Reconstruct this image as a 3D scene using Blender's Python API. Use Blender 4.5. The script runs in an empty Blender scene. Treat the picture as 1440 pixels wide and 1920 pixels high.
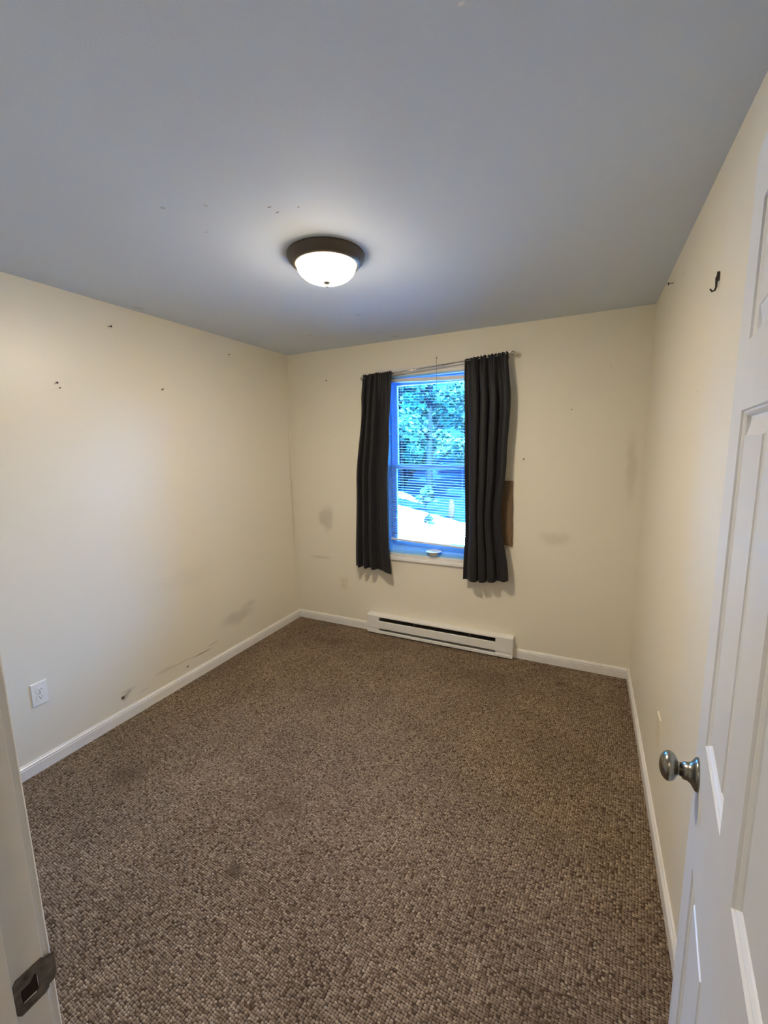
import bpy, math, random
import numpy as np
from mathutils import Vector, Matrix

random.seed(7)
C = bpy.context.scene.collection
PI = math.pi

# ------------------------------------------------------------------ room measures (metres)
LX, RX = -2.465, 0.322        # inner faces of the side walls
FY, BY = 0.219, 3.154         # inner faces of the door wall and the window wall
H = 2.44
CAMZ = 1.611

# ------------------------------------------------------------------ camera
cam_d = bpy.data.cameras.new('camera')
cam = bpy.data.objects.new('camera', cam_d)
C.objects.link(cam)
cam_d.sensor_fit = 'HORIZONTAL'
cam_d.sensor_width = 36.0
cam_d.lens = 788.2 / 1440 * 36.0
cam_d.clip_start = 0.01
cam_d.clip_end = 300
r_ = Vector((0.900368, 0.43474, -0.018412))
u_ = Vector((-0.049385, 0.144137, 0.988325))
f_ = Vector((-0.432318, 0.888947, -0.151246))
M = Matrix((r_, u_, -f_)).transposed().to_4x4()
M.translation = (0, 0, CAMZ)
cam.matrix_world = M
bpy.context.scene.camera = cam

# ------------------------------------------------------------------ view, sky, sun
sc = bpy.context.scene
sc.view_settings.view_transform = 'Standard'
sc.view_settings.look = 'None'
sc.view_settings.gamma = 1.0
sc.view_settings.use_curve_mapping = False
sc.view_settings.exposure = 0.14
sc.cycles.diffuse_bounces = 6
sc.cycles.max_bounces = 14
sc.cycles.transparent_max_bounces = 16
sc.cycles.sample_clamp_indirect = 12.0
sc.cycles.caustics_reflective = False
sc.cycles.caustics_refractive = False

SKY_COL = (0.09, 0.38, 1.0)
SKY_STR = 74.0
SUN_STR = 205.0
LAMP_COL = (1.0, 0.835, 0.62)
LAMP_STR = 285.0
HALL_STR = 48.0

w = bpy.data.worlds.new('sky')
sc.world = w
w.use_nodes = True
w.node_tree.nodes['Background'].inputs['Color'].default_value = (*SKY_COL, 1)
w.node_tree.nodes['Background'].inputs['Strength'].default_value = SKY_STR

sun_d = bpy.data.lights.new('sun', 'SUN')
sun_d.energy = SUN_STR
sun_d.angle = math.radians(0.6)
sun_d.color = (1.0, 0.98, 0.93)
sun = bpy.data.objects.new('sun', sun_d)
C.objects.link(sun)
sun.location = (4, -8, 12)
sun.rotation_euler = Vector((-0.45, 0.75, -0.95)).to_track_quat('-Z', 'Y').to_euler()

# the window opening (portal: guides daylight sampling only, gives no light)
WX0, WX1, WZ0, WZ1 = -1.500, -0.740, 0.730, 2.166
pl = bpy.data.lights.new('window_portal', 'AREA')
pl.shape = 'RECTANGLE'
pl.size = WX1 - WX0
pl.size_y = WZ1 - WZ0
pl.cycles.is_portal = True
po = bpy.data.objects.new('window_portal', pl)
C.objects.link(po)
po.location = ((WX0 + WX1) / 2, BY + 0.16, (WZ0 + WZ1) / 2)
po.rotation_euler = (math.radians(-90), 0, 0)

# ------------------------------------------------------------------ helpers
ORG = {}


class MB:
    """collects shapes, builds ONE mesh object"""

    def __init__(s):
        s.v = []
        s.f = []
        s.sm = []

    def add(s, v, f, smooth=False):
        n = len(s.v)
        s.v += [tuple(p) for p in v]
        s.f += [tuple(i + n for i in q) for q in f]
        s.sm += [smooth] * len(f)
        return s

    def box(s, a, b):
        x0, y0, z0 = a
        x1, y1, z1 = b
        v = [(x0, y0, z0), (x1, y0, z0), (x1, y1, z0), (x0, y1, z0), (x0, y0, z1), (x1, y0, z1), (x1, y1, z1), (x0, y1, z1)]
        f = [(0, 3, 2, 1), (4, 5, 6, 7), (0, 1, 5, 4), (1, 2, 6, 5), (2, 3, 7, 6), (3, 0, 4, 7)]
        return s.add(v, f)

    def prism(s, prof, axis, t0, t1, smooth=False):
        """prof: list of 2D points (closed); extruded along axis from t0 to t1. 2D axes are the other two in x,y,z order"""
        n = len(prof)
        v = []
        for t in (t0, t1):
            for p in prof:
                q = list(p)
                q.insert(axis, t)
                v.append(tuple(q))
        f = [(i, (i + 1) % n, n + (i + 1) % n, n + i) for i in range(n)]
        f += [tuple(range(n - 1, -1, -1)), tuple(range(n, 2 * n))]
        return s.add(v, f, smooth)

    def lathe(s, prof, origin, axis=(0, 0, 1), seg=48, smooth=True, caps=True):
        """prof: (radius, height) along axis"""
        a = Vector(axis).normalized()
        q = Vector((0, 0, 1)).rotation_difference(a)
        o = Vector(origin)
        v = []
        for (r, h) in prof:
            for k in range(seg):
                t = 2 * PI * k / seg
                v.append(o + q @ Vector((r * math.cos(t), r * math.sin(t), h)))
        f = []
        for i in range(len(prof) - 1):
            for k in range(seg):
                k2 = (k + 1) % seg
                f.append((i * seg + k, i * seg + k2, (i + 1) * seg + k2, (i + 1) * seg + k))
        if caps:
            f.append(tuple(range(seg - 1, -1, -1)))
            m = (len(prof) - 1) * seg
            f.append(tuple(range(m, m + seg)))
        return s.add(v, f, smooth)

    def tube(s, pts, r, seg=10, smooth=True):
        pts = [Vector(p) for p in pts]
        rs = r if isinstance(r, (list, tuple)) else [r] * len(pts)
        v = []
        up = None
        for i, p in enumerate(pts):
            d = (pts[min(i + 1, len(pts) - 1)] - pts[max(i - 1, 0)]).normalized()
            if up is None:
                up = Vector((0, 0, 1)) if abs(d.z) < 0.9 else Vector((1, 0, 0))
            sx = d.cross(up).normalized()
            up = sx.cross(d).normalized()
            for k in range(seg):
                t = 2 * PI * k / seg
                v.append(p + (sx * math.cos(t) + up * math.sin(t)) * rs[i])
        f = []
        for i in range(len(pts) - 1):
            for k in range(seg):
                k2 = (k + 1) % seg
                f.append((i * seg + k, i * seg + k2, (i + 1) * seg + k2, (i + 1) * seg + k))
        f.append(tuple(range(seg - 1, -1, -1)))
        m = (len(pts) - 1) * seg
        f.append(tuple(range(m, m + seg)))
        return s.add(v, f, smooth)

    def build(s, name, mat, parent=None, origin=None, bevel=0.0, solid=0.0):
        me = bpy.data.meshes.new(name)
        base = Vector((0, 0, 0))
        if parent is not None:
            base = ORG[parent.name]
        if origin is None:
            origin = base
        origin = Vector(origin)
        me.from_pydata([tuple(Vector(p) - origin) for p in s.v], [], s.f)
        me.polygons.foreach_set('use_smooth', s.sm)
        me.materials.append(mat)
        o = bpy.data.objects.new(name, me)
        C.objects.link(o)
        o.location = origin - base
        if parent is not None:
            o.parent = parent
        ORG[o.name] = origin
        import bmesh
        bm = bmesh.new()
        bm.from_mesh(me)
        bmesh.ops.recalc_face_normals(bm, faces=bm.faces)
        bm.to_mesh(me)
        bm.free()
        if solid:
            m = o.modifiers.new('thickness', 'SOLIDIFY')
            m.thickness = solid
            m.offset = 0
        if bevel:
            m = o.modifiers.new('bevel', 'BEVEL')
            m.width = bevel
            m.segments = 2
            m.limit_method = 'ANGLE'
            m.angle_limit = math.radians(40)
        return o


def tag(o, label=None, cat=None, group=None, kind=None):
    if label:
        o['label'] = label
    if cat:
        o['category'] = cat
    if group:
        o['group'] = group
    if kind:
        o['kind'] = kind
    return o


def thing(name, label, cat, loc, group=None, kind=None):
    o = bpy.data.objects.new(name, None)
    o.empty_display_size = 0.05
    C.objects.link(o)
    o.location = loc
    ORG[o.name] = Vector(loc)
    return tag(o, label, cat, group, kind)


def copy_tree(o, dloc, parent=None):
    c = o.copy()
    C.objects.link(c)
    if parent is None:
        c.location = Vector(o.location) + Vector(dloc)
    else:
        c.parent = parent
    for ch in list(o.children):
        copy_tree(ch, dloc, c)
    return c


# ------------------------------------------------------------------ materials
def new_mat(name):
    m = bpy.data.materials.new(name)
    m.use_nodes = True
    return m, m.node_tree, m.node_tree.nodes['Principled BSDF']


def nd(t, kind, **kw):
    n = t.nodes.new(kind)
    for k, v in kw.items():
        if k.startswith('i_'):
            n.inputs[k[2:].replace('_', ' ')].default_value = v
        else:
            setattr(n, k, v)
    return n


def simple(name, col, rough=0.5, metal=0.0, spec=0.5, bump=0.0, bscale=200.0, var=0.0, vscale=8.0):
    m, t, b = new_mat(name)
    b.inputs['Base Color'].default_value = (*col, 1)
    b.inputs['Roughness'].default_value = rough
    b.inputs['Metallic'].default_value = metal
    b.inputs['Specular IOR Level'].default_value = spec
    tc = nd(t, 'ShaderNodeTexCoord')
    if bump:
        n = nd(t, 'ShaderNodeTexNoise', i_Scale=bscale, i_Detail=3.0)
        t.links.new(tc.outputs['Object'], n.inputs['Vector'])
        bp = nd(t, 'ShaderNodeBump', i_Strength=0.3, i_Distance=bump)
        t.links.new(n.outputs['Fac'], bp.inputs['Height'])
        t.links.new(bp.outputs['Normal'], b.inputs['Normal'])
    if var:
        n = nd(t, 'ShaderNodeTexNoise', i_Scale=vscale, i_Detail=5.0, i_Roughness=0.6)
        t.links.new(tc.outputs['Object'], n.inputs['Vector'])
        r = nd(t, 'ShaderNodeMapRange')
        r.inputs['From Min'].default_value = 0.3
        r.inputs['From Max'].default_value = 0.7
        r.inputs['To Min'].default_value = 1 - var
        r.inputs['To Max'].default_value = 1 + var * 0.4
        t.links.new(n.outputs['Fac'], r.inputs['Value'])
        mx = nd(t, 'ShaderNodeVectorMath', operation='SCALE')
        mx.inputs[0].default_value = col
        t.links.new(r.outputs['Result'], mx.inputs['Scale'])
        t.links.new(mx.outputs['Vector'], b.inputs['Base Color'])
    return m


def painted(name, col, blots, rough=0.5, spec=0.4, bump=0.0006, bscale=160.0, warp=0.02):
    """painted plaster with stains of their own shape: blots = (centre, radii, colour, strength)"""
    m, t, b = new_mat(name)
    b.inputs['Roughness'].default_value = rough
    b.inputs['Specular IOR Level'].default_value = spec
    tc = nd(t, 'ShaderNodeTexCoord')
    n = nd(t, 'ShaderNodeTexNoise', i_Scale=bscale, i_Detail=2.0)
    t.links.new(tc.outputs['Object'], n.inputs['Vector'])
    n2 = nd(t, 'ShaderNodeTexNoise', i_Scale=2.2, i_Detail=2.0)
    t.links.new(tc.outputs['Object'], n2.inputs['Vector'])
    bp = nd(t, 'ShaderNodeBump', i_Strength=0.25, i_Distance=bump)
    t.links.new(n.outputs['Fac'], bp.inputs['Height'])
    bp2 = nd(t, 'ShaderNodeBump', i_Strength=0.3, i_Distance=0.006)
    t.links.new(n2.outputs['Fac'], bp2.inputs['Height'])
    t.links.new(bp.outputs['Normal'], bp2.inputs['Normal'])
    t.links.new(bp2.outputs['Normal'], b.inputs['Normal'])
    # warp for irregular outlines
    wn = nd(t, 'ShaderNodeTexNoise', i_Scale=9.0, i_Detail=4.0)
    t.links.new(tc.outputs['Object'], wn.inputs['Vector'])
    sub = nd(t, 'ShaderNodeVectorMath', operation='SUBTRACT')
    sub.inputs[1].default_value = (0.5, 0.5, 0.5)
    t.links.new(wn.outputs['Color'], sub.inputs[0])
    cur = None
    for (c, rad, bc, st) in blots:
        wsc = nd(t, 'ShaderNodeVectorMath', operation='SCALE')
        wsc.inputs['Scale'].default_value = min(1.2 * min(r for r in rad if r < 5), 0.3)
        t.links.new(sub.outputs[0], wsc.inputs[0])
        ad = nd(t, 'ShaderNodeVectorMath', operation='ADD')
        t.links.new(tc.outputs['Object'], ad.inputs[0])
        t.links.new(wsc.outputs[0], ad.inputs[1])
        s1 = nd(t, 'ShaderNodeVectorMath', operation='SUBTRACT')
        s1.inputs[1].default_value = c
        t.links.new(ad.outputs[0], s1.inputs[0])
        d1 = nd(t, 'ShaderNodeVectorMath', operation='DIVIDE')
        d1.inputs[1].default_value = rad
        t.links.new(s1.outputs[0], d1.inputs[0])
        ln = nd(t, 'ShaderNodeVectorMath', operation='LENGTH')
        t.links.new(d1.outputs[0], ln.inputs[0])
        mr = nd(t, 'ShaderNodeMapRange', interpolation_type='SMOOTHSTEP')
        mr.inputs['From Min'].default_value = 1.0
        mr.inputs['From Max'].default_value = 0.25
        mr.inputs['To Min'].default_value = 0.0
        mr.inputs['To Max'].default_value = st
        t.links.new(ln.outputs['Value'], mr.inputs['Value'])
        mx = nd(t, 'ShaderNodeMix', data_type='RGBA')
        t.links.new(mr.outputs['Result'], mx.inputs['Factor'])
        if cur is None:
            mx.inputs[6].default_value = (*col, 1)
        else:
            t.links.new(cur, mx.inputs[6])
        mx.inputs[7].default_value = (*bc, 1)
        cur = mx.outputs[2]
    if cur is None:
        b.inputs['Base Color'].default_value = (*col, 1)
    else:
        t.links.new(cur, b.inputs['Base Color'])
    return m


CREAM = (0.735, 0.695, 0.58)
GREYS = (0.36, 0.33, 0.29)
DARKS = (0.06, 0.05, 0.045)
m_wall_left = painted('cream_paint_left', CREAM, [
    ((LX, 2.36, 0.30), (9, 0.24, 0.075), (0.48, 0.44, 0.36), 0.55),
    ((LX, 2.50, 0.36), (9, 0.12, 0.03), (0.50, 0.46, 0.37), 0.45),
    ((LX, 2.00, 0.157), (9, 0.13, 0.006), DARKS, 0.75),
    ((LX, 1.83, 0.168), (9, 0.14, 0.004), GREYS, 0.8),
    ((LX, 2.10, 0.185), (9, 0.07, 0.010), GREYS, 0.5),
    ((LX, 1.70, 0.175), (9, 0.10, 0.02), (0.45, 0.42, 0.35), 0.4),
    ((LX, 1.87, 0.115), (9, 0.013, 0.010), DARKS, 0.9),
    ((LX, 1.45, 0.175), (9, 0.07, 0.012), GREYS, 0.45),
    ((LX, 1.55, 0.12), (9, 0.06, 0.006), GREYS, 0.4),
    ((LX, 1.95, 0.75), (9, 0.35, 0.12), (0.58, 0.54, 0.44), 0.2),
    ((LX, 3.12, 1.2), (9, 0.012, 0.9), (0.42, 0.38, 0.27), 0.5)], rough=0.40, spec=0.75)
m_wall_back = painted('cream_paint_back', CREAM, [
    ((-2.12, BY, 0.98), (0.10, 9, 0.16), (0.46, 0.42, 0.36), 0.6),
    ((-2.20, BY, 0.62), (0.16, 9, 0.02), (0.50, 0.46, 0.36), 0.5),
    ((-0.20, BY, 0.95), (0.14, 9, 0.07), (0.55, 0.50, 0.38), 0.5),
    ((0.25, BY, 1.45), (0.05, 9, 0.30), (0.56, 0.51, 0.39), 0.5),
    ((-2.0, BY, 1.72), (0.006, 9, 0.006), GREYS, 0.9),
    ((-0.12, BY, 1.84), (0.006, 9, 0.006), DARKS, 0.9),
    ((0.10, BY, 2.10), (0.005, 9, 0.005), GREYS, 0.9),
    ((0.12, BY, 1.93), (0.006, 9, 0.008), (0.8, 0.78, 0.7), 0.9)], rough=0.5, spec=0.4)
m_wall_right = painted('cream_paint_right', CREAM, [
    ((RX, 2.28, 2.32), (9, 0.010, 0.008), GREYS, 0.9),
    ((RX, 1.80, 1.78), (9, 0.012, 0.004), GREYS, 0.7),
    ((RX, 2.2, 2.42), (9, 0.006, 0.006), GREYS, 0.8)], rough=0.48, spec=0.45)
m_wall_front = painted('cream_paint_front', CREAM, [], rough=0.5)
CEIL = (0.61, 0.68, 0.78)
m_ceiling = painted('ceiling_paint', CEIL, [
    ((-1.363, 1.106, H), (0.012, 0.012, 9), (0.42, 0.43, 0.45), 0.8),
    ((-1.222, 1.162, H), (0.010, 0.012, 9), (0.45, 0.46, 0.48), 0.7),
    ((-1.037, 1.271, H), (0.012, 0.004, 9), (0.14, 0.10, 0.07), 0.9),
    ((-1.034, 1.31, H), (0.012, 0.004, 9), (0.14, 0.10, 0.07), 0.9),
    ((-0.948, 1.318, H), (0.005, 0.005, 9), (0.14, 0.10, 0.07), 0.9),
    ((-1.361, 1.292, H), (0.016, 0.008, 9), (0.50, 0.49, 0.47), 0.8),
    ((-1.355, 2.455, H), (0.022, 0.022, 9), (0.48, 0.50, 0.55), 0.7),
    ((-1.357, 3.05, H), (0.06, 0.03, 9), (0.50, 0.51, 0.54), 0.8),
    ((-1.45, 2.98, H), (0.05, 0.012, 9), (0.84, 0.86, 0.88), 0.7),
    ((-1.895, 2.697, H), (0.03, 0.02, 9), (0.48, 0.50, 0.53), 0.7),
    ((-1.80, 2.80, H), (0.12, 0.02, 9), (0.56, 0.58, 0.62), 0.7),
    ((-2.40, 1.72, H), (0.03, 0.05, 9), (0.50, 0.50, 0.50), 0.7),
    ((-0.26, 0.91, H), (0.01, 0.006, 9), (0.86, 0.87, 0.88), 0.8)], rough=0.75, spec=0.25, bump=0.0012, bscale=320.0)
m_trim = simple('white_trim_paint', (0.74, 0.73, 0.70), rough=0.32, spec=0.5, var=0.06, vscale=14)
m_door = simple('white_door_paint', (0.735, 0.765, 0.80), rough=0.36, spec=0.5, bump=0.0004, bscale=260, var=0.03)
m_vinyl = simple('daylight_tinted_vinyl', (0.24, 0.56, 0.96), rough=0.35)  # white vinyl with the blue daylight tint put into its base colour
m_white = simple('white_plastic', (0.78, 0.77, 0.74), rough=0.35)
m_slat = simple('white_blind_slats', (0.42, 0.45, 0.47), rough=0.5)
m_rail = simple('off_white_blind_rail', (0.70, 0.69, 0.67), rough=0.4)
m_cord = simple('dark_cord', (0.05, 0.05, 0.06), rough=0.6)
m_plate = simple('off_white_plastic', (0.78, 0.76, 0.70), rough=0.3)
m_plate_paint = simple('cream_painted_plate', (0.70, 0.64, 0.50), rough=0.4)
m_hole = simple('splintered_latch_hole', (0.018, 0.008, 0.005), rough=0.9)
m_slot = simple('dark_slot', (0.03, 0.025, 0.02), rough=0.6)
m_nickel = simple('brushed_nickel', (0.56, 0.54, 0.50), rough=0.26, metal=1.0)
m_knob = simple('satin_nickel', (0.27, 0.26, 0.225), rough=0.27, metal=1.0)
m_bronze = simple('oil_rubbed_bronze', (0.085, 0.068, 0.052), rough=0.42, metal=0.35, spec=0.5)
m_nail = simple('dark_steel_nail', (0.05, 0.045, 0.04), rough=0.5, metal=0.6)
m_strike = simple('worn_bronze_plate', (0.20, 0.175, 0.145), rough=0.45, metal=0.8, var=0.5, vscale=60)
m_heater = simple('white_enamel', (0.74, 0.74, 0.71), rough=0.35, var=0.06, vscale=20)
m_fins = simple('dusty_metal_fins', (0.10, 0.09, 0.07), rough=0.7, metal=0.3)
m_paper = simple('brown_kraft_paper', (0.17, 0.115, 0.070), rough=0.8, spec=0.2, var=0.18, vscale=18, bump=0.001, bscale=60)
m_straw = simple('pale_straw', (0.30, 0.25, 0.17), rough=0.8)
m_wire = simple('tan_wire_sheath', (0.32, 0.26, 0.17), rough=0.5)
m_brown = simple('rusty_brown', (0.10, 0.055, 0.03), rough=0.8)
m_lint = simple('pale_lint', (0.6, 0.56, 0.48), rough=0.9)

# curtain cloth
m_curtain, t, b = new_mat('charcoal_curtain_cloth')
b.inputs['Base Color'].default_value = (0.0100, 0.0098, 0.0135, 1)
b.inputs['Roughness'].default_value = 0.62
b.inputs['Specular IOR Level'].default_value = 0.35
b.inputs['Sheen Weight'].default_value = 0.08
b.inputs['Sheen Roughness'].default_value = 0.5
tc = nd(t, 'ShaderNodeTexCoord')
wv = nd(t, 'ShaderNodeTexNoise', i_Scale=420.0, i_Detail=2.0)
t.links.new(tc.outputs['Object'], wv.inputs['Vector'])
bp = nd(t, 'ShaderNodeBump', i_Strength=0.25, i_Distance=0.0006)
t.links.new(wv.outputs['Fac'], bp.inputs['Height'])
t.links.new(bp.outputs['Normal'], b.inputs['Normal'])

# window glass: clear pane that lets light pass, reflects by angle
m_glass = bpy.data.materials.new('clear_glass')
m_glass.use_nodes = True
t = m_glass.node_tree
t.nodes.remove(t.nodes['Principled BSDF'])
tr = nd(t, 'ShaderNodeBsdfTransparent')
tr.inputs['Color'].default_value = (0.94, 0.97, 0.97, 1)
gl = nd(t, 'ShaderNodeBsdfGlossy')
gl.inputs['Roughness'].default_value = 0.01
fr = nd(t, 'ShaderNodeFresnel', i_IOR=1.45)
mx = nd(t, 'ShaderNodeMixShader')
t.links.new(fr.outputs[0], mx.inputs[0])
t.links.new(tr.outputs[0], mx.inputs[1])
t.links.new(gl.outputs[0], mx.inputs[2])
t.links.new(mx.outputs[0], t.nodes['Material Output'].inputs['Surface'])

# lit frosted bowl
m_bowl, t, b = new_mat('lit_frosted_glass')
b.inputs['Base Color'].default_value = (0.9, 0.88, 0.82, 1)
b.inputs['Roughness'].default_value = 0.3
b.inputs['Emission Color'].default_value = (*LAMP_COL, 1)
# emission dimmed towards the rim to hold back the halo on the ceiling
tc = nd(t, 'ShaderNodeTexCoord')
sx_ = nd(t, 'ShaderNodeSeparateXYZ')
t.links.new(tc.outputs['Object'], sx_.inputs[0])
mr = nd(t, 'ShaderNodeMapRange', interpolation_type='SMOOTHSTEP')
mr.inputs['From Min'].default_value = -0.057
mr.inputs['From Max'].default_value = -0.110
mr.inputs['To Min'].default_value = LAMP_STR * 0.026
mr.inputs['To Max'].default_value = LAMP_STR
t.links.new(sx_.outputs['Z'], mr.inputs['Value'])
t.links.new(mr.outputs['Result'], b.inputs['Emission Strength'])

# carpet: looped pile
m_carpet, t, b = new_mat('brown_loop_carpet')
b.inputs['Roughness'].default_value = 0.92
b.inputs['Specular IOR Level'].default_value = 0.12
tc = nd(t, 'ShaderNodeTexCoord')
mp = nd(t, 'ShaderNodeMapping')
mp.inputs['Rotation'].default_value = (0, 0, math.radians(4))
mp.inputs['Scale'].default_value = (1.0, 1.28, 1.0)
t.links.new(tc.outputs['Object'], mp.inputs['Vector'])
wn = nd(t, 'ShaderNodeTexNoise', i_Scale=38.0, i_Detail=2.0)
t.links.new(mp.outputs['Vector'], wn.inputs['Vector'])
ws = nd(t, 'ShaderNodeVectorMath', operation='SCALE')
ws.inputs['Scale'].default_value = 0.009
t.links.new(wn.outputs['Color'], ws.inputs[0])
wa = nd(t, 'ShaderNodeVectorMath', operation='ADD')
t.links.new(mp.outputs['Vector'], wa.inputs[0])
t.links.new(ws.outputs[0], wa.inputs[1])
vo = nd(t, 'ShaderNodeTexVoronoi', i_Scale=104.0, i_Randomness=0.36)
vo.voronoi_dimensions = '2D'
t.links.new(wa.outputs[0], vo.inputs['Vector'])
inv = nd(t, 'ShaderNodeMath', operation='SUBTRACT')
inv.inputs[0].default_value = 1.0
t.links.new(vo.outputs['Distance'], inv.inputs[1])
fine = nd(t, 'ShaderNodeTexNoise', i_Scale=420.0, i_Detail=2.0)
t.links.new(tc.outputs['Object'], fine.inputs['Vector'])
hsum = nd(t, 'ShaderNodeMath', operation='MULTIPLY_ADD')
hsum.inputs[1].default_value = 0.35
t.links.new(fine.outputs['Fac'], hsum.inputs[0])
t.links.new(inv.outputs[0], hsum.inputs[2])
bp = nd(t, 'ShaderNodeBump', i_Strength=1.0, i_Distance=0.006)
t.links.new(hsum.outputs[0], bp.inputs['Height'])
t.links.new(bp.outputs['Normal'], b.inputs['Normal'])
# yarn colours, loop by loop
sep = nd(t, 'ShaderNodeSeparateColor')
t.links.new(vo.outputs['Color'], sep.inputs[0])
cr = nd(t, 'ShaderNodeValToRGB')
cr.color_ramp.elements[0].position = 0.0
cr.color_ramp.elements[0].color = (0.085, 0.053, 0.033, 1)
cr.color_ramp.elements[1].position = 1.0
cr.color_ramp.elements[1].color = (0.47, 0.368, 0.262, 1)
for pos, col in ((0.12, (0.198, 0.141, 0.095, 1)), (0.45, (0.270, 0.200, 0.139, 1)), (0.85, (0.345, 0.265, 0.187, 1))):
    e = cr.color_ramp.elements.new(pos)
    e.color = col
t.links.new(sep.outputs[0], cr.inputs['Fac'])
# shade in the gaps between loops, put into the colour
gap = nd(t, 'ShaderNodeMapRange', interpolation_type='SMOOTHSTEP')
gap.inputs['From Min'].default_value = 0.38
gap.inputs['From Max'].default_value = 0.62
t.links.new(vo.outputs['Distance'], gap.inputs['Value'])
mg = nd(t, 'ShaderNodeMix', data_type='RGBA')
mg.inputs[7].default_value = (0.062, 0.040, 0.025, 1)
t.links.new(gap.outputs[0], mg.inputs['Factor'])
t.links.new(cr.outputs['Color'], mg.inputs[6])
# soiled patches
pn = nd(t, 'ShaderNodeTexNoise', i_Scale=2.6, i_Detail=6.0, i_Roughness=0.65)
t.links.new(tc.outputs['Object'], pn.inputs['Vector'])
pr = nd(t, 'ShaderNodeMapRange')
pr.inputs['From Min'].default_value = 0.35
pr.inputs['From Max'].default_value = 0.65
pr.inputs['To Min'].default_value = 0.80
pr.inputs['To Max'].default_value = 1.06
t.links.new(pn.outputs['Fac'], pr.inputs['Value'])
cur = nd(t, 'ShaderNodeVectorMath', operation='SCALE')
t.links.new(mg.outputs[2], cur.inputs[0])
t.links.new(pr.outputs[0], cur.inputs['Scale'])
curo = cur.outputs[0]
for (c, rad, st) in [((-2.03, 1.14, 0), (0.16, 0.10, 9), 0.55), ((-1.16, 1.0, 0), (0.055, 0.05, 9), 0.65), ((-1.22, 1.30, 0), (0.14, 0.10, 9), 0.25),
                     ((-0.10, 2.91, 0), (0.06, 0.04, 9), 0.6), ((0.02, 1.0, 0), (0.3, 0.25, 9), 0.3), ((-1.9, 2.8, 0), (0.25, 0.12, 9), 0.3), ((-0.6, 2.7, 0), (0.5, 0.25, 9), 0.15)]:
    s1 = nd(t, 'ShaderNodeVectorMath', operation='SUBTRACT')
    s1.inputs[1].default_value = c
    w1 = nd(t, 'ShaderNodeVectorMath', operation='MULTIPLY_ADD')
    w1.inputs[1].default_value = (0.12, 0.12, 0)
    t.links.new(pn.outputs['Color'], w1.inputs[0])
    t.links.new(tc.outputs['Object'], w1.inputs[2])
    w2 = nd(t, 'ShaderNodeVectorMath', operation='SUBTRACT')
    w2.inputs[1].default_value = (0.06, 0.06, 0)
    t.links.new(w1.outputs[0], w2.inputs[0])
    t.links.new(w2.outputs[0], s1.inputs[0])
    d1 = nd(t, 'ShaderNodeVectorMath', operation='DIVIDE')
    d1.inputs[1].default_value = rad
    t.links.new(s1.outputs[0], d1.inputs[0])
    ln = nd(t, 'ShaderNodeVectorMath', operation='LENGTH')
    t.links.new(d1.outputs[0], ln.inputs[0])
    mr = nd(t, 'ShaderNodeMapRange', interpolation_type='SMOOTHSTEP')
    mr.inputs['From Min'].default_value = 1.0
    mr.inputs['From Max'].default_value = 0.1
    mr.inputs['To Min'].default_value = 0.0
    mr.inputs['To Max'].default_value = st
    t.links.new(ln.outputs['Value'], mr.inputs['Value'])
    mx = nd(t, 'ShaderNodeMix', data_type='RGBA')
    mx.inputs[7].default_value = (0.075, 0.050, 0.030, 1)
    t.links.new(mr.outputs[0], mx.inputs['Factor'])
    t.links.new(curo, mx.inputs[6])
    curo = mx.outputs[2]
t.links.new(curo, b.inputs['Base Color'])


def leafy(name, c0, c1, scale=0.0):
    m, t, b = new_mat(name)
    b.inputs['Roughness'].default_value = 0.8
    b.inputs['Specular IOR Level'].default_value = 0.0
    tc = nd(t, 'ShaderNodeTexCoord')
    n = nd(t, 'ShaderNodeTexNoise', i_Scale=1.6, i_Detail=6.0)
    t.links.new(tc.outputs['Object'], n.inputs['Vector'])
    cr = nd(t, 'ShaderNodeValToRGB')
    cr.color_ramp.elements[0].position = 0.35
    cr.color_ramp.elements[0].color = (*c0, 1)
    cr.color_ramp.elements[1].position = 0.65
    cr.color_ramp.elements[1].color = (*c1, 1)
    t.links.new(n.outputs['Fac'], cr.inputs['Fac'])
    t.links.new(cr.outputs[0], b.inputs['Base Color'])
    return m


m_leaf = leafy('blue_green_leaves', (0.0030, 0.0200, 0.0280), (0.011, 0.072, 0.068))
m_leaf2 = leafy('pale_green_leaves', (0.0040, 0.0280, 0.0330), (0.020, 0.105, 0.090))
m_bark = simple('grey_bark', (0.003, 0.010, 0.016), rough=0.9, spec=0.0, var=0.3)
m_conc = simple('pale_gravel_drive', (0.62, 0.60, 0.55), rough=0.9, var=0.08, vscale=3)
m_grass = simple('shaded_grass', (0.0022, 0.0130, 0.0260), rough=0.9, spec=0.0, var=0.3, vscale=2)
m_rock = simple('pale_rock', (0.016, 0.017, 0.017), rough=0.9, spec=0.0, var=0.25, vscale=6)

# ------------------------------------------------------------------ the room shell
T = 0.12
RY0 = -1.25   # the hall behind the doorway
HX0, HX1 = -1.6, 1.0


def S(o, label, cat):
    return tag(o, label, cat, None, 'structure')


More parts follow.
